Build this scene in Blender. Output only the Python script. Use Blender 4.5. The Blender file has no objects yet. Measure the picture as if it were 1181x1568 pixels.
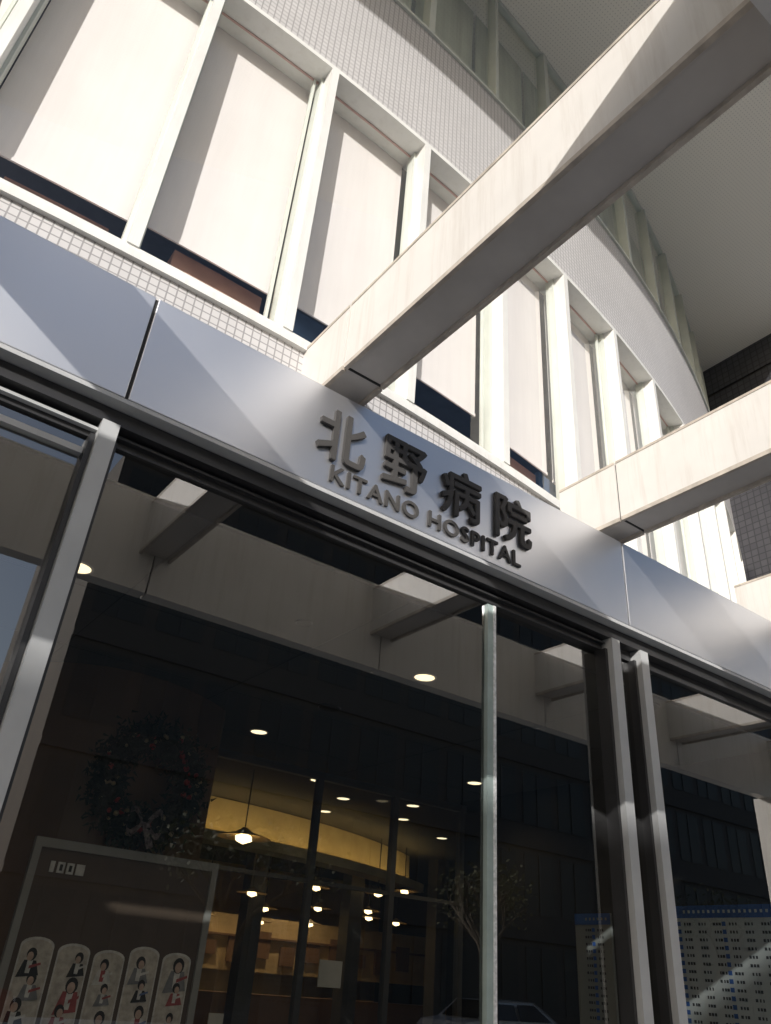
import bpy, bmesh, math, random
import numpy as np
from mathutils import Matrix, Vector
random.seed(7)
scn=bpy.context.scene
# ------------------------------------------------------------ helpers
def link(o,parent=None):
    scn.collection.objects.link(o)
    if parent is not None: o.parent=parent
    return o
def empty(name,loc=(0,0,0)):
    e=bpy.data.objects.new(name,None); e.location=loc; e.empty_display_size=.2
    return link(e)
def mesh_obj(name,verts,faces,mat,parent=None,uvs=None,smooth=False):
    me=bpy.data.meshes.new(name); me.from_pydata([tuple(v) for v in verts],[],faces); me.update()
    if uvs:
        ul=me.uv_layers.new(name="UVMap"); k=0
        for f in uvs:
            for u in f: ul.data[k].uv=u; k+=1
    mats=mat if isinstance(mat,(list,tuple)) else [mat]
    for m in mats: me.materials.append(m)
    if smooth:
        for p in me.polygons: p.use_smooth=True
    return link(bpy.data.objects.new(name,me),parent)
class MB:
    """mesh builder collecting boxes / quads / arcs into one mesh"""
    def __init__(s): s.v=[];s.f=[];s.u=[];s.m=[]
    def face(s,pts,uv=None,m=0):
        n=len(s.v); s.v+= [tuple(p) for p in pts]; s.f.append(tuple(range(n,n+len(pts))))
        s.u.append(uv if uv else [(0,0)]*len(pts)); s.m.append(m)
    def box(s,x0,x1,y0,y1,z0,z1,m=0):
        F=s.face
        F([(x0,y0,z0),(x1,y0,z0),(x1,y0,z1),(x0,y0,z1)],[(x0,z0),(x1,z0),(x1,z1),(x0,z1)],m)
        F([(x1,y1,z0),(x0,y1,z0),(x0,y1,z1),(x1,y1,z1)],[(x1,z0),(x0,z0),(x0,z1),(x1,z1)],m)
        F([(x0,y1,z0),(x0,y0,z0),(x0,y0,z1),(x0,y1,z1)],[(y1,z0),(y0,z0),(y0,z1),(y1,z1)],m)
        F([(x1,y0,z0),(x1,y1,z0),(x1,y1,z1),(x1,y0,z1)],[(y0,z0),(y1,z0),(y1,z1),(y0,z1)],m)
        F([(x0,y0,z1),(x1,y0,z1),(x1,y1,z1),(x0,y1,z1)],[(x0,y0),(x1,y0),(x1,y1),(x0,y1)],m)
        F([(x0,y1,z0),(x1,y1,z0),(x1,y0,z0),(x0,y0,z0)],[(x0,y1),(x1,y1),(x1,y0),(x0,y0)],m)
    def pane(s,x0,x1,y,z0,z1,m=0):
        s.face([(x0,y,z0),(x1,y,z0),(x1,y,z1),(x0,y,z1)],[(x0,z0),(x1,z0),(x1,z1),(x0,z1)],m)
    def apane(s,s0,s1,o,z0,z1,m=0,n=1):
        for i in range(n):
            a=s0+(s1-s0)*i/n;b=s0+(s1-s0)*(i+1)/n;A,B=PW(a,o),PW(b,o)
            s.face([(A[0],A[1],z0),(B[0],B[1],z0),(B[0],B[1],z1),(A[0],A[1],z1)],[(a,z0),(b,z0),(b,z1),(a,z1)],m)
    def arc(s,s0,s1,o0,o1,z0,z1,m=0,n=None):
        """curved box following the hospital wall: s arc length, o outward offset"""
        if n is None: n=max(1,int((s1-s0)/.34)+1)
        ss=[s0+(s1-s0)*i/n for i in range(n+1)]
        F=s.face
        for a,b in zip(ss[:-1],ss[1:]):
            A0,B0,A1,B1=PW(a,o0),PW(b,o0),PW(a,o1),PW(b,o1)
            q=lambda P,z:(P[0],P[1],z)
            F([q(A1,z0),q(B1,z0),q(B1,z1),q(A1,z1)],[(a,z0),(b,z0),(b,z1),(a,z1)],m)
            F([q(B0,z0),q(A0,z0),q(A0,z1),q(B0,z1)],[(b,z0),(a,z0),(a,z1),(b,z1)],m)
            F([q(A1,z1),q(B1,z1),q(B0,z1),q(A0,z1)],[(a,o1),(b,o1),(b,o0),(a,o0)],m)
            F([q(A0,z0),q(B0,z0),q(B1,z0),q(A1,z0)],[(a,o0),(b,o0),(b,o1),(a,o1)],m)
        for a,fl in((s0,0),(s1,1)):
            P0,P1=PW(a,o0),PW(a,o1)
            pts=[(P0[0],P0[1],z0),(P1[0],P1[1],z0),(P1[0],P1[1],z1),(P0[0],P0[1],z1)]
            uv=[(o0,z0),(o1,z0),(o1,z1),(o0,z1)]
            if fl: pts=pts[::-1];uv=uv[::-1]
            F(pts,uv,m)
    def obj(s,name,mats,parent=None,smooth=False,bevel=0):
        o=mesh_obj(name,s.v,s.f,mats,parent,s.u,smooth)
        for p,m in zip(o.data.polygons,s.m): p.material_index=m
        if bevel:
            bm=bmesh.new();bm.from_mesh(o.data);bmesh.ops.remove_doubles(bm,verts=bm.verts,dist=1e-5);bm.to_mesh(o.data);bm.free()
            b=o.modifiers.new("bevel",'BEVEL');b.width=bevel;b.segments=2;b.limit_method='ANGLE'
        return o
R0=22.0;CXW,CYW=1.2,22.4
def PW(s,o):
    t=s/R0; return (CXW+(R0+o)*math.sin(t), CYW-(R0+o)*math.cos(t))

# ------------------------------------------------------------ materials
def newmat(name):
    m=bpy.data.materials.new(name); m.use_nodes=True
    nt=m.node_tree; nt.nodes.clear()
    out=nt.nodes.new("ShaderNodeOutputMaterial")
    return m,nt,out
def mix(nt,fac,a,b,blend='MIX'):
    n=nt.nodes.new("ShaderNodeMix"); n.data_type='RGBA'; n.blend_type=blend
    for sock,v in((0,fac),(6,a),(7,b)):
        if hasattr(v,'is_linked'): nt.links.new(v,n.inputs[sock])
        else: n.inputs[sock].default_value = v if sock==0 else (*v,1) if len(v)==3 else v
    return n.outputs[2]
def noise(nt,scale,vec=None,detail=3,rough=.6,out=0):
    n=nt.nodes.new("ShaderNodeTexNoise"); n.inputs['Scale'].default_value=scale
    n.inputs['Detail'].default_value=detail; n.inputs['Roughness'].default_value=rough
    if vec: nt.links.new(vec,n.inputs['Vector'])
    return n.outputs[out]
def ramp(nt,fac,a,b,ca=(0,0,0,1),cb=(1,1,1,1)):
    r=nt.nodes.new("ShaderNodeValToRGB"); r.color_ramp.elements[0].position=a; r.color_ramp.elements[1].position=b
    r.color_ramp.elements[0].color=ca; r.color_ramp.elements[1].color=cb
    nt.links.new(fac,r.inputs[0]); return r.outputs[0]
def coords(nt,kind='Object',scale=(1,1,1)):
    t=nt.nodes.new("ShaderNodeTexCoord"); mp=nt.nodes.new("ShaderNodeMapping"); mp.inputs['Scale'].default_value=scale
    nt.links.new(t.outputs[kind],mp.inputs['Vector']); return mp.outputs[0]
def pbr(name,col,rough=.5,metal=0,var=.12,nscale=3,streak=0,streakcol=(.3,.24,.17),bump=.0,bscale=60,spec=.5,sscale=(14,14,.9),srange=(.5,.78)):
    m,nt,out=newmat(name)
    b=nt.nodes.new("ShaderNodeBsdfPrincipled"); nt.links.new(b.outputs[0],out.inputs[0])
    v=coords(nt)
    d=tuple(c*(1-var) for c in col); l=tuple(min(1,c*(1+var)) for c in col)
    nf=noise(nt,nscale,v)
    c=mix(nt,ramp(nt,nf,.3,.7),d,l)
    if streak:
        sv=coords(nt,'Object',sscale)
        s1=ramp(nt,noise(nt,1.0,sv,5,.7),*srange)
        mm=nt.nodes.new("ShaderNodeMath");mm.operation='MULTIPLY';mm.inputs[1].default_value=streak
        nt.links.new(s1,mm.inputs[0]); c=mix(nt,mm.outputs[0],c,streakcol)
    nt.links.new(c,b.inputs['Base Color'])
    b.inputs['Metallic'].default_value=metal; b.inputs['Specular IOR Level'].default_value=spec
    rr=nt.nodes.new("ShaderNodeMapRange"); nt.links.new(nf,rr.inputs[0])
    rr.inputs[3].default_value=max(0,rough-.05); rr.inputs[4].default_value=min(1,rough+.05)
    nt.links.new(rr.outputs[0],b.inputs['Roughness'])
    if bump:
        bp=nt.nodes.new("ShaderNodeBump"); bp.inputs['Strength'].default_value=bump; bp.inputs['Distance'].default_value=.01
        nt.links.new(noise(nt,bscale,v),bp.inputs['Height']); nt.links.new(bp.outputs[0],b.inputs['Normal'])
    return m
def tile(name,c1,c2,grout,size=.055,rough=.35,joint=.09):
    m,nt,out=newmat(name)
    b=nt.nodes.new("ShaderNodeBsdfPrincipled"); nt.links.new(b.outputs[0],out.inputs[0])
    uv=nt.nodes.new("ShaderNodeTexCoord")
    br=nt.nodes.new("ShaderNodeTexBrick"); br.offset=0; br.squash=1
    nt.links.new(uv.outputs['UV'],br.inputs['Vector'])
    br.inputs['Scale'].default_value=1; br.inputs['Brick Width'].default_value=size; br.inputs['Row Height'].default_value=size
    br.inputs['Mortar Size'].default_value=size*joint; br.inputs['Mortar Smooth'].default_value=.2
    br.inputs['Color1'].default_value=(*c1,1);br.inputs['Color2'].default_value=(*c2,1);br.inputs['Mortar'].default_value=(*grout,1)
    n=ramp(nt,noise(nt,.8,coords(nt)),.3,.75)
    c=mix(nt,n,(.88,.88,.88),(1,1,1)); c2_=mix(nt,1.0,br.outputs['Color'],c,'MULTIPLY')
    nt.links.new(c2_,b.inputs['Base Color']); b.inputs['Roughness'].default_value=rough
    return m
def glass(name,tint=(.9,.93,.92),r0=.08,rcol=(1,1,1)):
    # thin pane: Schlick reflectance from the angle between surface normal and incoming ray
    m,nt,out=newmat(name)
    t=nt.nodes.new("ShaderNodeBsdfTransparent"); t.inputs[0].default_value=(*tint,1)
    g=nt.nodes.new("ShaderNodeBsdfGlossy"); g.inputs['Roughness'].default_value=0.0; g.inputs[0].default_value=(*rcol,1)
    ge=nt.nodes.new("ShaderNodeNewGeometry")
    dt=nt.nodes.new("ShaderNodeVectorMath"); dt.operation='DOT_PRODUCT'
    nt.links.new(ge.outputs['Normal'],dt.inputs[0]);nt.links.new(ge.outputs['Incoming'],dt.inputs[1])
    def M(op,a,b=None):
        n=nt.nodes.new("ShaderNodeMath"); n.operation=op
        for i,v in enumerate((a,b)):
            if v is None: continue
            if hasattr(v,'is_linked'): nt.links.new(v,n.inputs[i])
            else: n.inputs[i].default_value=v
        return n.outputs[0]
    c=M('ABSOLUTE',dt.outputs['Value']); p=M('POWER',M('SUBTRACT',1.0,c),5.0)
    F=M('ADD',M('MULTIPLY',p,1-r0),r0)
    mx=nt.nodes.new("ShaderNodeMixShader")
    nt.links.new(F,mx.inputs[0]);nt.links.new(t.outputs[0],mx.inputs[1]);nt.links.new(g.outputs[0],mx.inputs[2])
    nt.links.new(mx.outputs[0],out.inputs[0]); return m
def emis(name,col,st):
    m,nt,out=newmat(name); e=nt.nodes.new("ShaderNodeEmission"); e.inputs[0].default_value=(*col,1); e.inputs[1].default_value=st
    nt.links.new(e.outputs[0],out.inputs[0]); return m

M_white=pbr("white_painted_frame",(.79,.79,.76),.4,var=.05,streak=.15)
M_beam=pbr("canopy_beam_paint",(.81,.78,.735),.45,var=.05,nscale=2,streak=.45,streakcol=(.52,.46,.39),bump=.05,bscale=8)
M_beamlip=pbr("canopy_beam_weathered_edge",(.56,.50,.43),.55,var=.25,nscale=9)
M_beamunder=pbr("canopy_beam_underside",(.60,.57,.54),.5,var=.08,nscale=3)  # darker tone than the beam sides
M_joint=pbr("black_joint_sealant",(.03,.03,.03),.7)
M_fascia=pbr("aluminium_fascia_panel",(.71,.72,.75),.45,metal=1.0,var=.02,nscale=.8)
M_dark=pbr("dark_bronze_frame",(.045,.045,.047),.4,metal=.3)
M_darkscreen=pbr("screen_frame_grey",(.14,.14,.14),.4,metal=.3)
M_post=pbr("satin_steel_post",(.52,.53,.53),.5,metal=.1,var=.06,nscale=5)
M_letter=pbr("sign_letter_metal",(.075,.072,.07),.7,metal=0,var=.06,spec=.2)
M_tile=tile("white_mosaic_tile",(.68,.665,.66),(.64,.625,.62),(.35,.34,.34))
M_dtile=tile("dark_grey_wall_tile",(.085,.085,.095),(.065,.065,.075),(.04,.04,.045),.12)
M_blind=pbr("roller_blind_fabric",(.88,.83,.82),.8,var=.03,nscale=1.2,streak=.5,streakcol=(.75,.70,.69),sscale=(5,5,.35),srange=(.4,.75))  # darker vertical streaks paint soft fold shading onto the flat blind
M_green=pbr("pale_green_window_frame",(.60,.63,.58),.4,var=.06)
M_salmon=pbr("salmon_inner_trim",(.60,.42,.38),.6)
M_curtain=pbr("grey_green_curtain",(.66,.71,.65),.8,var=.10,nscale=1.0,streak=.6,streakcol=(.42,.45,.42),sscale=(9,9,.3),srange=(.4,.7))
M_room=pbr("upper_room_interior",(.20,.24,.33),.8,var=.3,nscale=1.5)
M_wood=pbr("orange_wood_counter",(.55,.32,.24),.5,var=.2)
M_bluebox=pbr("blue_furniture",(.10,.17,.30),.5,var=.4,nscale=2.2)
M_glass=glass("window_glass",(.95,.96,.95),.05)
M_dglass=glass("entrance_glass",(.74,.77,.75),.19)
def soffit_mat():
    m,nt,out=newmat("perforated_soffit_panel")
    b=nt.nodes.new("ShaderNodeBsdfPrincipled"); nt.links.new(b.outputs[0],out.inputs[0]); b.inputs['Roughness'].default_value=.6
    v=coords(nt,'Object')
    vo=nt.nodes.new("ShaderNodeTexVoronoi"); vo.inputs['Scale'].default_value=22; vo.inputs['Randomness'].default_value=0; vo.voronoi_dimensions='2D'
    nt.links.new(v,vo.inputs['Vector'])
    hole=ramp(nt,vo.outputs['Distance'],.12,.20)
    c=mix(nt,hole,(.70,.67,.61),(.94,.90,.81))
    nt.links.new(c,b.inputs['Base Color']); return m
M_soffit=soffit_mat()

# ------------------------------------------------------------ hospital upper building
hosp=empty("hospital_building")
SL,SR=-11.,10.72
ZS,ZH,ZS3,ZT=4.93,7.9,9.75,12.3
mb=MB()
mb.arc(SL,SR,-.30,0,3.9,ZS-.05)
mb.arc(SL,SR,-.30,0,ZH+.05,ZS3-.04)
mb.obj("mosaic_walls",[M_tile],hosp)
sills=MB()
sills.arc(SL,SR,-.26,.035,ZS-.05,ZS)
sills.arc(SL,SR,-.10,.012,ZS,ZS+.05)
sills.arc(SL,SR,-.30,.02,ZH,ZH+.05)
sills.arc(SL,SR,-.20,.03,ZS3-.04,ZS3,1)
sills.arc(SL,SR,-.16,-.09,ZS3,ZS3+.06,1)
sills.arc(SL,SR,-.16,-.09,ZT-.1,ZT-.003,1)
mull=MB();blinds=MB();gl=MB()
SP=1.02
ms=[-.75+SP*i for i in range(-10,12) if -.75+SP*i<SR-.05]
for i,s in enumerate(ms):
    mull.arc(s-.034,s+.034,-.10,.022,ZS+.05,ZH,0,1)
    mull.arc(s+.034,s+.055,-.19,-.10,ZS+.05,ZH,1,1)
    mull.arc(s-.055,s-.034,-.19,-.10,ZS+.05,ZH,1,1)
    wide=.025 if i%2 else .04
    mull.arc(s-wide,s+wide,-.17,-.05,ZS3+.06,ZT-.1,1,1)
    if i+1<len(ms):
        e=ms[i+1]
        h=[.66,.60,.57,.54,.58,.62][i%6]
        blinds.apane(s+.045,e-.045,-.28,ZS+h,ZH-.001,0,3)
        blinds.arc(s+.045,e-.045,-.285,-.272,ZS+h-.03,ZS+h,0,2)
        mull.arc(s+.055,e-.055,-.19,-.10,ZS+.05,ZS+.085,0,2)
        mull.arc(s+.055,e-.055,-.170,-.155,ZH-.012,ZH-.001,2,2)
        if i%2==0: mull.arc(e-.105,e-.085,-.175,-.145,ZS+.085,ZH-.02,1,1)
        gl.apane(s+.055,e-.055,-.16,ZS+.085,ZH-.012,0,1)
        gl.apane(s+.04,e-.04,-.13,ZS3+.06,ZT-.1,0,1)
        blinds.apane(s+.03,e-.03,-.42,ZS3,ZT-.02,1,3)
mull.obj("window_mullions",[M_white,M_green,M_salmon],hosp)
sills.obj("window_sills_and_heads",[M_white,M_green],hosp)
blinds.obj("roller_blinds_and_curtains",[M_blind,M_curtain],hosp)
gl.obj("window_panes",[M_glass],hosp)
rm=MB()
rm.arc(SL,SR,-3.0,-2.95,ZS-.1,ZH+.4,0)
rm.arc(SL,SR,-3.0,-.3,ZS-.12,ZS-.1,0)
rm.arc(SL,SR,-3.0,-.3,ZH+.4,ZH+.45,0)
rm.arc(SL,SR,-3.0,-.45,ZS3-.1,ZS3-.05,0)
for i,s in enumerate(ms[:-1]):
    if i%3==1: rm.arc(s+.30,s+.97,-.62,-.40,ZS-.05,ZS+.62,1,2)
    elif i%3==2: rm.arc(s+.08,s+.50,-.70,-.45,ZS-.05,ZS+.75,2,2); rm.arc(s+.55,s+.90,-.62,-.5,ZS-.05,ZS+.5,3,2)
    else: rm.arc(s+.25,s+.9,-.70,-.45,ZS-.05,ZS+.55,1,2); rm.arc(s+.02,s+.2,-.60,-.45,ZS-.05,ZS+.6,2,2)
rm.obj("rooms_behind_windows",[M_room,M_wood,M_bluebox,M_blind],hosp)
edge=[(-22,-5.6),(-9,-5.5),(-3.5,-5.2),(.4,-4.6),(3.8,-3.3),(7.2,-1.75),(9.3,-.2),(11.5,1.0)]
pts=edge+[(11.5,8),(-22,8)]
v=[(x,y,ZT) for x,y in pts]+[(x,y,ZT+6) for x,y in pts]; n=len(pts)
fc=[tuple(range(n))[::-1],tuple(range(n,2*n))]+[(i,(i+1)%n,n+(i+1)%n,n+i) for i in range(n)]
mesh_obj("overhanging_soffit",v,fc,[M_soffit],hosp)
dw=MB(); dw.box(11.5,14,.9,9,0,11.62); dw.box(11.53,14,.9,9,11.62,11.68,1); dw.box(11.5,14,.9,9,11.68,18.3)
dw.obj("dark_tiled_wing",[M_dtile,M_joint],hosp)
# ------------------------------------------------------------ canopy
can=empty("entrance_canopy")
XL,XR=-9.,11.45
joints=[.59+3.56*i for i in range(-3,4)]
fb=MB(); xs=[XL]+[j for j in joints if XL<j<XR]+[XR]
for a,b in zip(xs[:-1],xs[1:]):
    fb.box(a+.008,b-.008,0,.06,3.685,4.33)
o=fb.obj("fascia_panels",[M_fascia],can,bevel=.004)
tr=MB()
tr.box(XL,XR,.012,.10,3.69,4.325,0)
tr.box(XL,XR,-.012,.10,3.65,3.672,1)
tr.box(XL,XR,.10,.36,4.10,4.30,0)
tr.obj("fascia_backing_and_lip",[M_joint,M_post],can)
bx=[1.62+2.38*i for i in range(-4,5)]
bx=[x for x in bx if x+.28<XR]
bb=MB()
for x in bx:
    for (y0,y1) in((-2.6,-.125),(-.11,.42)):
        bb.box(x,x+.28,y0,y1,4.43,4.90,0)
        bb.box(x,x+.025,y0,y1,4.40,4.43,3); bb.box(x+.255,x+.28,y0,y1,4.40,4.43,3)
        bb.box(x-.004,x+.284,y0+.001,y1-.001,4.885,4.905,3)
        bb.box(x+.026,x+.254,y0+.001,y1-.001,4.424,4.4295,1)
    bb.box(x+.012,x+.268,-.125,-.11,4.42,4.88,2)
bb.obj("cross_beams",[M_beam,M_beamunder,M_joint,M_beamlip],can)
ob=MB()
xx=[XL]+[x+.14 for x in bx]+[XR]
for a,b in zip(xx[:-1],xx[1:]): ob.box(a+.007,b-.007,-2.74,-2.6,4.08,4.96)
ob.box(XL,XR,-2.72,-2.62,4.10,4.94,1)
ob.obj("outer_edge_beam",[M_beam,M_joint],can)
cols=MB()
for x in(-6.5,10.9): cols.box(x,x+.3,-2.82,-2.53,0.02,4.08)
cols.obj("canopy_columns",[M_beam],can,bevel=.01)
# ------------------------------------------------------------ sign
sign=empty("hospital_sign",(1.74,0,3.9))
def text_mesh(name,body,size,x,z,fitw=None,bold=0.003,depth=.01,fith=None,space=1.0,yy=-.02):
    cu=bpy.data.curves.new(name,'FONT'); cu.body=body; cu.size=size; cu.extrude=depth; cu.resolution_u=4; cu.space_character=space
    o=bpy.data.objects.new(name+"_tmp",cu); scn.collection.objects.link(o)
    bpy.context.view_layer.update()
    dg=bpy.context.evaluated_depsgraph_get(); me=bpy.data.meshes.new_from_object(o.evaluated_get(dg))
    bpy.data.objects.remove(o)
    co=np.array([v.co[:] for v in me.vertices]); mn,mxx=co.min(0),co.max(0)
    sx=fitw/(mxx[0]-mn[0]) if fitw else 1; sy=fith/(mxx[1]-mn[1]) if fith else 1
    base=[((c[0]-mn[0])*sx,-c[2],(c[1]-mn[1])*sy) for c in co]; faces=[tuple(p.vertices) for p in me.polygons]
    vs=[];fs=[]
    offs=[(0,0)]+[(bold*math.cos(a),bold*math.sin(a)) for a in [i*math.pi/4 for i in range(8)]]
    for j,(dx,dz) in enumerate(offs):      # heavier stroke weight
        k=len(vs); vs+=[(p[0]+dx,p[1]*(1-.006*j),p[2]+dz) for p in base]; fs+=[tuple(q+k for q in f_) for f_ in faces]
    bpy.data.meshes.remove(me)
    ob_=mesh_obj(name,vs,fs,[M_letter],sign); ob_.matrix_parent_inverse=Matrix.Translation((-1.74,0,-3.9))
    ob_.location=(x,yy,z); return ob_
for ch,x,nm,z in(("北",1.58,"kita",3.868),("野",2.015,"no",3.885),("病",2.45,"byou",3.885),("院",2.885,"in",3.885)):
    text_mesh("kanji_"+nm,ch,.34,x,z,fitw=.305,fith=.32,bold=.0048,depth=.011,yy=-.014)
text_mesh("latin_lettering","KITANO HOSPITAL",.15,1.69,3.738,fitw=1.41,fith=.10,bold=.0030,depth=.006,space=1.12,yy=-.0075)
# ------------------------------------------------------------ glazed entrance
ent=empty("glazed_entrance")
eb=MB()
ZG=3.50
eb.box(XL,XR,.06,.55,3.57,3.645,0)
for a,b in((XL,.53),(.62,4.0),(4.12,4.30),(4.42,XR)): eb.box(a,b,.13,.25,ZG,3.57,0)
eb.box(XL,.53,.10,.13,3.53,3.545,1); eb.box(XL,.50,.12,.16,3.40,3.43,1); eb.box(.62,4.0,.10,.13,3.535,3.547,0)
for x in(.53,4.01,4.31,7.45,-2.6): eb.box(x,x+.08,.05,.16,0.02,3.57,1)
for x in(.613,4.093,4.393,7.535,-2.515): eb.box(x,x+.016,.09,.18,0.02,ZG,0)
for x in(.505,3.985,4.285,7.425): eb.box(x,x+.022,.09,.18,0.02,ZG,0)
eb.obj("frames_and_header",[M_dark,M_post],ent)
gg=MB()
for a,b in((XL,.505),(.63,2.95),(4.11,4.285),(4.41,7.42),(7.555,XR)): gg.pane(a,b,.150,.05,ZG)
gg.pane(3.02,3.985,.180,.05,ZG)
gg.obj("glass_panes",[M_dglass],ent)
M_edge=pbr("glass_edge_green",(.38,.46,.44),.15,var=.15,nscale=6)
M_edgew=pbr("glass_edge_seal",(.78,.81,.79),.35,var=.3,nscale=40)
st=MB(); st.box(2.955,2.998,.125,.155,.03,ZG-.01,0); st.box(2.998,3.018,.12,.155,.03,ZG-.01,1); st.obj("sliding_door_stile",[M_edge,M_edgew],ent)
# ------------------------------------------------------------ lobby
lob=empty("entrance_lobby")
M_ceil=pbr("lobby_ceiling",(.075,.075,.073),.7,var=.06)
M_floor=pbr("lobby_floor_stone",(.10,.095,.09),.25,var=.15)
M_lw=pbr("lobby_wall_dark_stone",(.022,.021,.02),.4,var=.12)
M_woodw=pbr("brown_wood_veneer",(.17,.10,.065),.45,var=.15,nscale=1.5,streak=.3,streakcol=(.10,.055,.03))
M_warm=pbr("warm_cream_wall",(.60,.42,.20),.6,var=.15)
M_brown=pbr("shelf_brown",(.22,.12,.06),.5)
ZC=3.56
lb=MB()
lb.box(XL,11.3,.56,4.9,ZC,ZC+.1,0)
lb.box(XL,14.2,4.9,16,3.75,3.85,0)
lb.box(XL,14,.15,16,-.02,0.02,1)
lb.box(7.0,7.15,.25,4.9,.02,ZC-.003,2)
lb.box(XL,14,16,16.1,.02,3.75,3)
lb.box(14,14.2,3,16,.02,3.75,2)
lb.box(XL,XL+.1,.3,16,.02,3.56,2)
lb.box(.8,3.3,4.72,4.86,.02,3.553,2)
lb.obj("room_shell",[M_ceil,M_floor,M_lw,M_warm],lob)
cj=MB()
for y in(1.9,3.1,4.3): cj.box(XL,6.99,y,y+.008,ZC-.003,ZC-.0005)
for x in(-1.2,1.3,2.7,5.1): cj.box(x,x+.008,.57,4.8,ZC-.006,ZC-.0035)
cj.obj("ceiling_joints",[M_joint],lob)
ww=[];wf=[]
for i in range(25):
    t=i/24; x=1.05+1.95*t; y=3.28+ .75*(2*t-1)**2*(.9 if t<.5 else .55)
    ww+=[(x,y,.02),(x,y,ZC-.004)]
for i in range(24): wf.append((2*i,2*i+2,2*i+3,2*i+1))
mesh_obj("curved_wood_wall",ww,wf,[M_woodw],lob,smooth=True)
sc=MB()
for x in(3.40,4.76,5.85,6.9): sc.box(x,x+.07,4.78,4.86,.02,3.42)
sc.box(3.3,7.0,4.78,4.86,3.42,3.5); sc.box(3.47,6.9,4.79,4.85,2.35,2.39)
sc.obj("inner_door_frames",[M_darkscreen],lob)
g2=MB(); g2.pane(3.47,6.9,4.82,.05,3.42); g2.obj("inner_door_glass",[M_glass],lob)
M_cove=emis("cove_light_strip",(1,.70,.30),7.0)
M_covep=pbr("cove_plaster",(.80,.68,.42),.7)
cv=[];cf=[];st_=[];sf_=[];cl=[];clf=[]
for i in range(21):
    t=i/20; x=4.6+6*t; y=8.0+2.0*t*t
    cv+=[(x,y+.45,3.12),(x,y+.5,3.74)]; st_+=[(x,y+.05,3.16),(x,y+.12,3.16)]; cl+=[(x,y,3.06),(x,y,3.20),(x,y+.45,3.06)]
for i in range(20):
    cf.append((2*i,2*i+2,2*i+3,2*i+1)); sf_.append((2*i,2*i+2,2*i+3,2*i+1)); clf+= [(3*i,3*i+3,3*i+4,3*i+1),(3*i,3*i+2,3*i+5,3*i+3)]
mesh_obj("cove_back",cv,cf,[M_covep],lob,smooth=True); mesh_obj("cove_strip",st_,sf_,[M_cove],lob)
mesh_obj("cove_lip",cl,clf,[M_covep],lob)
cnt=MB(); cnt.box(5.2,13,12.0,12.4,.02,1.15,0); cnt.box(5.5,13.5,13.4,13.5,1.5,2.5,1)
for i in range(12): cnt.box(5.8+i*.62,6.15+i*.62,13.33,13.38,1.65+.1*(i%2),2.0+.12*(i%3),0)
cnt.box(5.5,13.5,13.3,13.4,2.1,2.14,0)
for i in range(3): cnt.box(7.0+i*2.1,7.3+i*2.1,10.3,10.6,.02,3.75,2)
cnt.obj("reception_counter",[M_brown,M_warm,M_darkscreen],lob)
nt_=MB(); nt_.box(5.0,5.28,4.76,4.775,1.42,1.66,0); nt_.box(3.85,4.0,4.76,4.775,.95,1.15,0); nt_.obj("door_notices",[pbr("notice_paper",(.75,.75,.72),.6)],lob)
M_dl=emis("warm_downlight_lens",(1,.80,.50),2.6)
M_ring=pbr("downlight_ring",(.4,.38,.35),.4)
def ring(name,x,y,z,r,lit=True,watt=22):
    e=empty(name,(x,y,z)); n=28
    vs=[(r*math.cos(2*math.pi*i/n),r*math.sin(2*math.pi*i/n),-.006) for i in range(n)]
    mesh_obj("lens",vs,[tuple(range(n))[::-1]],[M_dl if lit else M_joint],e)
    v2=[];f2=[]
    for i in range(n):
        c,s=math.cos(2*math.pi*i/n),math.sin(2*math.pi*i/n)
        v2+=[(r*c,r*s,-.006),(r*1.12*c,r*1.12*s,-.010),(r*1.2*c,r*1.2*s,-.001)]
    for i in range(n):
        j=(i+1)%n; f2+=[(3*i,3*j,3*j+1,3*i+1),(3*i+1,3*j+1,3*j+2,3*i+2)]
    mesh_obj("trim",v2,f2,[M_ring if lit else M_dark],e)
    if lit and watt:
        l=bpy.data.lights.new("lamp","SPOT"); l.energy=watt; l.color=(1,.76,.48); l.spot_size=math.radians(130); l.spot_blend=.8; l.shadow_soft_size=.06
        lo=link(bpy.data.objects.new("lamp",l),e); lo.location=(0,0,-.03)
for x,y in((3.65,1.57),(3.56,4.07),(6.34,3.92),(.94,1.65)): ring("ceiling_downlight",x,y,ZC,.08)
for x,y,wt in((6.5,6.9,0),(6.9,8.0,0),(8.0,7.4,40),(9.5,12.6,100),(7.2,12.6,100),(8.5,11.0,0),(5.6,6.2,0),(7.4,6.4,0),(9.5,8.2,0)): ring("ceiling_downlight",x,y,3.75,.09,watt=wt)
for x,y,r in((5.28,.75,.10),(3.58,2.82,.09),(2.4,1.35,.05)): ring("ceiling_air_vent",x,y,ZC,r,False)
M_bulb=emis("pendant_bulb",(1,.72,.36),6)
M_shade=pbr("pendant_shade",(.62,.42,.20),.4)
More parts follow.
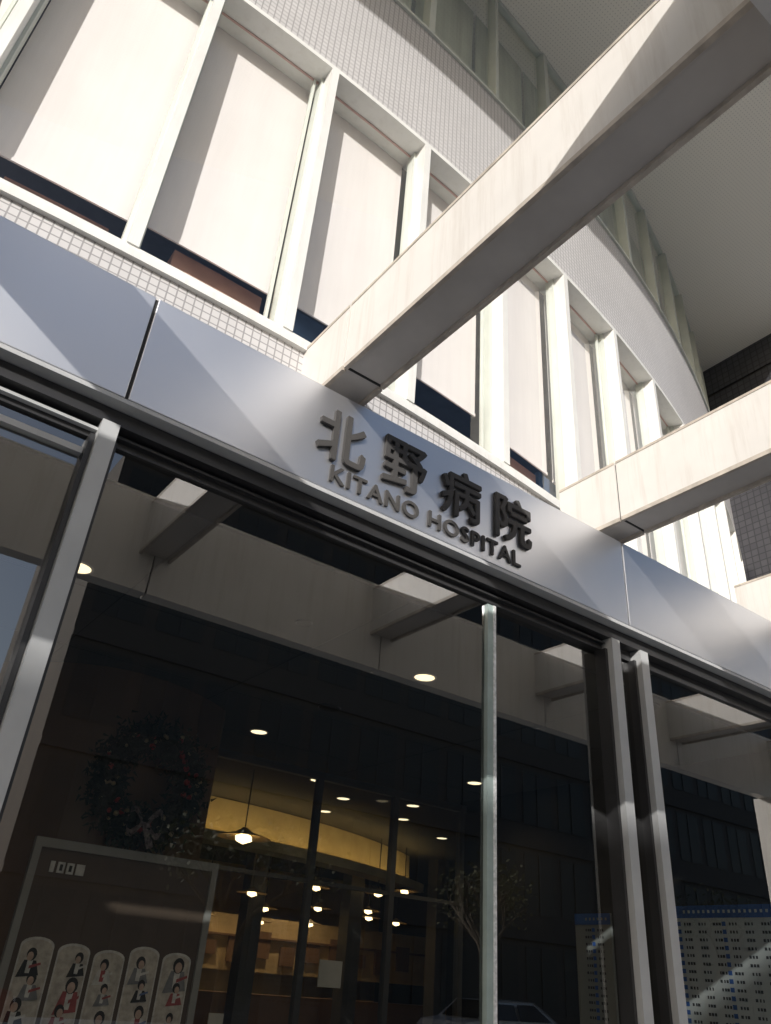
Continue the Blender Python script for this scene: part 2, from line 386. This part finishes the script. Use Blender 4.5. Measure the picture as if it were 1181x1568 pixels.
def pendant(x,y,z,r):
    e=empty("pendant_lamp",(x,y,z)); n=24
    prof=[(.08,.16),(.16,.13),(.35,.07),(.75,.02),(1.0,-.02)]
    vs=[];fs=[]
    for pr,pz in prof:
        for i in range(n): vs.append((pr*r*math.cos(2*math.pi*i/n),pr*r*math.sin(2*math.pi*i/n),pz*r*2))
    for k in range(len(prof)-1):
        for i in range(n): fs.append((k*n+i,k*n+(i+1)%n,(k+1)*n+(i+1)%n,(k+1)*n+i))
    mesh_obj("shade",vs,fs,[M_shade],e,smooth=True)
    bm=bmesh.new(); bmesh.ops.create_icosphere(bm,subdivisions=1,radius=r*.36); me=bpy.data.meshes.new("bulb"); bm.to_mesh(me); bm.free(); me.materials.append(M_bulb)
    b=link(bpy.data.objects.new("bulb",me),e); b.scale=(1,1,.55); b.location=(0,0,-.02)
    c=MB(); c.box(-.006,.006,-.006,.006,r*.3,3.75-z); c.obj("cord",[M_dark],e)
pendant(4.75,6.4,2.93,.34)
for x,y,z in((7.7,9.3,2.80),(9.0,9.3,2.85),(9.6,10.4,2.65),(8.6,10.6,2.6),(10.2,11.2,2.6),(7.6,10.8,2.5),(11.2,11.6,2.6),(9.2,11.8,2.4),(6.3,8.9,2.55),(8.2,12.0,2.35),(10.6,12.4,2.5),(9.9,9.7,3.0),(7.0,12.0,2.35)): pendant(x,y,z,.24)
# wreath
wr=empty("christmas_wreath",(2.23,3.16,2.70))
M_leafw=pbr("dark_green_fir",(.018,.03,.018),.7,var=.4)
M_red=pbr("red_ornament",(.35,.04,.04),.3); M_gold=pbr("gold_ornament",(.45,.36,.22),.3,metal=.6)
M_ribbon=pbr("checked_ribbon",(.22,.17,.17),.5,var=.8,nscale=40)
vs=[];fs=[]
for i in range(4600):
    a=random.uniform(0,2*math.pi); rr=random.gauss(0,.065); bz=random.gauss(0,.05)
    R=.345+rr; c=Vector((R*math.cos(a),bz,R*math.sin(a))); d=Vector((random.uniform(-1,1),random.uniform(-1,.3),random.uniform(-1,1))).normalized()*.06
    w=d.cross(Vector((0,1,.2))).normalized()*.011; k=len(vs); vs+=[c-w,c+w,c+d]; fs.append((k,k+1,k+2))
mesh_obj("fir_ring",vs,fs,[M_leafw],wr)
def balls(name,n,mat,r):
    bm=bmesh.new()
    for i in range(n):
        a=random.uniform(0,2*math.pi); R=.34+random.uniform(-.08,.08)
        bmesh.ops.create_icosphere(bm,subdivisions=2,radius=r*random.uniform(.7,1.2),matrix=Matrix.Translation((R*math.cos(a),-.07,R*math.sin(a))))
    me=bpy.data.meshes.new(name); bm.to_mesh(me); bm.free(); me.materials.append(mat)
    for p in me.polygons: p.use_smooth=True
    link(bpy.data.objects.new(name,me),wr)
balls("red_baubles",24,M_red,.022); balls("gold_baubles",30,M_gold,.018)
rb=[];rf=[]
for sgn in(-1,1):
    for k in range(10):
        t=k/9; x=sgn*(.02+.12*math.sin(math.pi*t)); z=-.30+.09*math.sin(2*math.pi*t)*1; n=len(rb)
        rb+=[(x,-.11,z-.025),(x,-.09,z+.025)]
        if k: rf.append((n-2,n,n+1,n-1))
k=len(rb); rb+=[(-.03,-.11,-.30),(.03,-.11,-.30),(.10,-.1,-.46),(.05,-.1,-.48)]; rf.append((k,k+1,k+2,k+3))
mesh_obj("ribbon_bow",rb,rf,[M_ribbon],wr)
# notice board with illustrated posters
nb=empty("notice_board",(2.2,3.1,0))
M_board=pbr("board_backing",(.12,.085,.065),.5); M_bfr=pbr("board_grey_frame",(.36,.35,.34),.4)
flat=[pbr("print_"+n_,c_,.5,var=.25,nscale=20) for n_,c_ in(("cream",(.62,.56,.50)),("skin",(.62,.44,.36)),("black",(.03,.028,.03)),("red",(.40,.09,.09)),("blue",(.12,.18,.36)),("pink",(.58,.34,.36)),("white",(.72,.70,.68)),("grey",(.25,.25,.27)))]
b=MB()
x0,x1=-.65,.65
b.box(x0,x1,0,.03,.3,2.14,0)
b.box(x0-.05,x0,-.02,.03,.3,2.14,1); b.box(x1,x1+.05,-.02,.03,.3,2.14,1); b.box(x0-.05,x1+.05,-.02,.03,2.14,2.20,1)
b.obj("framed_board",[M_board,M_bfr],nb)
pz=MB()
def arch(xc,w,z0,z1,m,y):
    n=10; P=[(xc-w/2,y,z0),(xc+w/2,y,z0)]
    for i in range(n+1):
        a=math.pi*i/n; P.append((xc+w/2*math.cos(a),y,z1-.05+.05*math.sin(a)))
    pz.face(P,None,m)
def ell(xc,zc,rx,rz,m,y,n=14):
    pz.face([(xc+rx*math.cos(2*math.pi*i/n),y,zc+rz*math.sin(2*math.pi*i/n)) for i in range(n)],None,m)
for i in range(5):
    X=x0+.15+i*.25; zt=1.60-.02*(i%3)
    arch(X,.22,.5,zt,6,-.006); arch(X,.20,.52,zt-.015,0,-.009)
    for q in range(7):
        sc_=random.uniform(.65,1.15); zc=zt-.09-q*.15+random.uniform(-.02,.02); xo=X+random.uniform(-.045,.045); mc=random.choice((3,4,5,6,7,2)); yo=-.0010*q
        sx_=lambda d:max(X-.098,min(X+.098,xo+d*sc_))
        pz.face([(sx_(-.08),-.012+yo,zc-.15*sc_),(sx_(.085),-.012+yo,zc-.13*sc_),(sx_(.045),-.012+yo,zc-.03),(sx_(-.045),-.012+yo,zc-.03)],None,mc)
        pz.face([(sx_(-.02),-.0123+yo,zc-.12*sc_),(sx_(.012),-.0123+yo,zc-.12*sc_),(sx_(.02),-.0123+yo,zc-.03),(sx_(-.02),-.0123+yo,zc-.03)],None,6 if mc!=6 else 3)
        ell(xo,zc+.004,.038*sc_,.044*sc_,2,-.0125+yo); ell(xo+random.uniform(-.008,.008),zc-.008,.024*sc_,.030*sc_,1,-.0127+yo)
        pz.face([(sx_(.0),-.0129+yo,zc-.09*sc_),(sx_(.085),-.0129+yo,zc-.06*sc_),(sx_(.08),-.0129+yo,zc-.045*sc_),(sx_(.0),-.0129+yo,zc-.07*sc_)],None,random.choice((3,4,6)))
pz.box(x0+.09,x0+.12,-.012,-.004,1.99,2.06,6); pz.box(x0+.14,x0+.19,-.012,-.004,1.99,2.06,6); pz.box(x0+.155,x0+.175,-.016,-.0125,2.005,2.045,2); pz.box(x0+.205,x0+.255,-.012,-.004,1.99,2.06,6);pz.box(x0+.22,x0+.24,-.016,-.0125,2.005,2.045,2); pz.box(x0+.27,x0+.33,-.012,-.004,1.99,2.06,6)
pz.obj("posters",flat,nb)
M_dirw=pbr("directory_white",(.66,.69,.72),.5,var=.04); M_dirdim=pbr("directory_dimmed",(.30,.31,.31),.5,var=.06); M_navy=pbr("directory_navy",(.04,.12,.42),.5); M_txt=pbr("directory_text",(.05,.05,.06),.6)  # second board: white darkened in colour so it looks dim behind glass
def directory(y0,y1,zt,bg,name="directory_board"):
    e=empty(name,(6.99,y0,0)); c=MB(); L=y1-y0
    c.box(-.03,0,0,L,.7,zt,0); c.box(-.034,-.031,.0,L,zt-.10,zt,1)
    for r_ in range(17):
        z=zt-.16-r_*.062
        for q in range(int(L/.15)):
            yy=.05+q*.15
            if q%3==1: c.box(-.034,-.0312,yy,yy+.035,z-.004,z+.03,1)
            for g_ in range(3): c.box(-.034,-.0312,yy+.045+g_*.028,yy+.045+g_*.028+random.uniform(.010,.022),z,z+.022,2)
    for q in range(int(L/.05)-2): c.box(-.037,-.0345,.04+q*.05,.06+q*.05,zt-.062,zt-.038,0)
    c.obj("board",[bg,M_navy,M_txt],e)
directory(.25,1.9,2.3,M_dirw); directory(2.6,3.05,2.25,M_dirdim)
# ------------------------------------------------------------ street side (behind the camera, seen in reflections)
M_asph=pbr("asphalt",(.06,.06,.062),.85,var=.2,nscale=4)
M_pave=tile("pavement_blocks",(.60,.585,.56),(.57,.555,.53),(.36,.35,.34),.3,.7,.04)
M_ground=pbr("ground_concrete",(.30,.30,.29),.9,var=.2,nscale=.3)
g=MB(); g.face([(-600,-600,-.14),(600,-600,-.14),(600,600,-.14),(-600,600,-.14)]); g.obj("ground",[M_ground])
rd=MB(); rd.face([(-80,-20,-.13),(80,-20,-.13),(80,-13.5,-.13),(-80,-13.5,-.13)]); rd.obj("road",[M_asph])
M_mark=pbr("road_paint",(.7,.7,.68),.6)
mk=MB()
for i in range(-12,13): mk.face([(i*5,-16.8,-.126),(i*5+2.5,-16.8,-.126),(i*5+2.5,-16.65,-.126),(i*5,-16.65,-.126)])
mk.obj("road_marking",[M_mark])
pv=MB(); pv.box(-80,80,-13.5,.14,-.3,0); pv.obj("pavement",[M_pave])  # unseen forecourt, made deep and pale to bounce sun onto the soffit
pv=MB(); pv.box(-80,80,-23,-20,-.3,0); pv.obj("pavement",[M_pave])
M_winb=pbr("office_window_glass",(.03,.033,.035),.45,spec=.3); M_carwin=pbr("car_window_glass",(.02,.022,.025),.1)
def office(name,x0,x1,y1,h,wall,nfl):
    e=empty(name,((x0+x1)/2,y1-6,0)); c=MB(); X0=x0-(x0+x1)/2; X1=-X0
    c.box(X0,X1,-6,5.9,-.1,h,0)
    fh=h/nfl
    for f_ in range(nfl):
        n=max(1,int((X1-X0)/2.4))
        c.box(X0,X1,5.9,6.02,f_*fh+fh-.25,f_*fh+fh,0)
        for i in range(n):
            a=X0+.4+i*(X1-X0-.8)/n; bq=a+(X1-X0-.8)/n-.5
            c.box(a,bq,5.9,5.93,f_*fh+.8,f_*fh+fh-.5,1); c.box((a+bq)/2-.03,(a+bq)/2+.03,5.93,5.97,f_*fh+.8,f_*fh+fh-.5,2)
    c.box(X0,X1,5.6,6.1,h,h+.6,0)
    c.obj("facade",[wall,M_winb,M_dark],e)
office("added_office_building",-60,-13.5,-24,15.2,pbr("beige_render",(.30,.28,.25),.8),5)  # unseen block, added to keep low sun off the doors
office("added_office_building",-13,5.5,-24,3.6,pbr("grey_render",(.14,.14,.14),.8),1)  # unseen block, kept low to let sun reach the forecourt
office("added_office_building",6,70,-24,19,pbr("brown_tile_facade",(.06,.053,.05),.8),5)  # unseen block, made tall to keep sky out of the glass reflections
M_bark=pbr("bark",(.09,.075,.06),.9,var=.3); M_leaf=pbr("tree_leaves",(.06,.065,.035),.6,var=.5,nscale=3)
def tree(x,y,h):
    e=empty("street_tree",(x,y,0)); vs=[];fs=[]
    def limb(p,q,r0,r1,n=6):
        ax=(q-p).normalized(); u=ax.orthogonal().normalized(); w=ax.cross(u); k=len(vs)
        for P,r in((p,r0),(q,r1)):
            for i in range(n): a=2*math.pi*i/n; vs.append(P+u*r*math.cos(a)+w*r*math.sin(a))
        for i in range(n): fs.append((k+i,k+(i+1)%n,k+n+(i+1)%n,k+n+i))
    tips=[]
    def grow(p,d,L,r,lv):
        q=p+d*L; limb(p,q,r,r*.68)
        if lv==0: tips.append(q); return
        for _ in range(3):
            dd=(d+Vector((random.uniform(-.9,.9),random.uniform(-.9,.9),random.uniform(-.1,.6)))).normalized(); grow(q,dd,L*.68,r*.6,lv-1)
    grow(Vector((0,0,0)),Vector((random.uniform(-.04,.04),0,1)).normalized(),h*.34,.13,4)
    mesh_obj("trunk_and_limbs",vs,fs,[M_bark],e)
    lv=[];lf=[]
    for t in tips:
        if random.random()<.3: continue
        for _ in range(18):
            c=t+Vector((random.gauss(0,.24),random.gauss(0,.24),random.gauss(0,.2))); a=Vector((random.uniform(-1,1),random.uniform(-1,1),random.uniform(-1,1))).normalized()*.06; b_=a.orthogonal().normalized()*.038
            k=len(lv); lv+=[c-a,c+b_,c+a,c-b_]; lf.append((k,k+1,k+2,k+3))
    mesh_obj("leaves",lv,lf,[M_leaf],e)
for x,y,h in((14.3,-11.5,4.4),(7.2,-11,4.3),(23,-12,5),(-3,-21,6),(2,-21,6.5)): tree(x,y,h)
def car(x,y,col,name="parked_car"):
    e=empty(name,(x,y,-.13)); M_c=pbr("car_paint",col,.25,metal=.4)
    prof=[(-2.1,.35),(-2.15,.7),(-1.95,.92),(-1.35,1.0),(-.85,1.42),(.75,1.46),(1.5,1.02),(2.1,.88),(2.2,.6),(2.15,.32)]
    vs=[];fs=[];n=len(prof)
    for yy in(-.82,-.88,.88,.82):
        for px,pz_ in prof: vs.append((px,yy*(.80 if pz_>1.2 else 1),pz_))
    for k in range(3):
        for i in range(n): fs.append((k*n+i,k*n+(i+1)%n,(k+1)*n+(i+1)%n,(k+1)*n+i))
    fs+= [tuple(range(n))[::-1],tuple(range(3*n,4*n))]
    mesh_obj("body",vs,fs,[M_c],e)
    w=MB()
    for s in(-1,1):
        yv=s*.89
        w.face([(-1.22,yv,1.02),(-.05,yv,1.02),(-.05,yv*.84,1.37),(-.8,yv*.84,1.37)]); w.face([(.05,yv,1.02),(1.25,yv,1.02),(.70,yv*.84,1.39),(.05,yv*.84,1.39)])
    w.face([(-1.37,-.7,1.03),(-1.37,.7,1.03),(-.88,.62,1.42),(-.88,-.62,1.42)]); w.face([(1.51,-.7,1.05),(1.51,.7,1.05),(.80,.62,1.46),(.80,-.62,1.46)])
    w.obj("windows",[M_carwin],e)
    bm=bmesh.new()
    for wx in(-1.35,1.35):
        for wy in(-.8,.8): bmesh.ops.create_cone(bm,cap_ends=True,segments=24,radius1=.32,radius2=.32,depth=.22,matrix=Matrix.Translation((wx,wy,.32))@Matrix.Rotation(math.pi/2,4,'X'))
    me=bpy.data.meshes.new("wheels"); bm.to_mesh(me); bm.free(); me.materials.append(M_joint); link(bpy.data.objects.new("wheels",me),e)
    h=MB()
    for s in(-1,1): h.box(2.08,2.22,s*.62-.16,s*.62+.16,.66,.80)
    h.obj("headlights",[M_edgew],e)
car(17.5,-14.8,(.55,.56,.58)); car(3.5,-18.6,(.3,.05,.05))
# ------------------------------------------------------------ light
k=.9; sdir=Vector((-k,-1,.556)).normalized()
el=math.asin(sdir.z); az=math.atan2(sdir.x,sdir.y)
L=bpy.data.lights.new("sun","SUN"); L.energy=4.0; L.angle=math.radians(.5); L.color=(1,.965,.925)
so=link(bpy.data.objects.new("sun",L)); so.rotation_euler=sdir.to_track_quat('Z','Y').to_euler(); so.location=(0,-10,20)
w=bpy.data.worlds.new("World"); scn.world=w; w.use_nodes=True; nt=w.node_tree
sk=nt.nodes.new("ShaderNodeTexSky"); sk.sky_type='NISHITA'; sk.sun_disc=False; sk.sun_elevation=el; sk.sun_rotation=az
sk.dust_density=2.6
nt.links.new(sk.outputs[0],nt.nodes["Background"].inputs[0]); nt.nodes["Background"].inputs[1].default_value=.15
scn.view_settings.view_transform='Standard'; scn.view_settings.look='None'; scn.view_settings.exposure=0
# ------------------------------------------------------------ camera
a,b_,c=[math.radians(q) for q in(34.581,31.185,4.753)]
f=np.array([math.cos(b_)*math.sin(a),math.cos(b_)*math.cos(a),math.sin(b_)]); r=np.array([math.cos(a),-math.sin(a),0.]); u=np.cross(r,f)
r2=math.cos(c)*r+math.sin(c)*u; u2=-math.sin(c)*r+math.cos(c)*u
cam=bpy.data.cameras.new("camera"); cam.sensor_fit='HORIZONTAL'; cam.sensor_width=36; cam.lens=1188.1/1181*36; cam.clip_end=2000; cam.clip_start=.05
co=link(bpy.data.objects.new("camera",cam))
Mx=Matrix.Identity(4)
for i in range(3): Mx[i][0]=r2[i];Mx[i][1]=u2[i];Mx[i][2]=-f[i]
Mx.translation=Vector((0,-3.0,1.5)); co.matrix_world=Mx
scn.camera=co
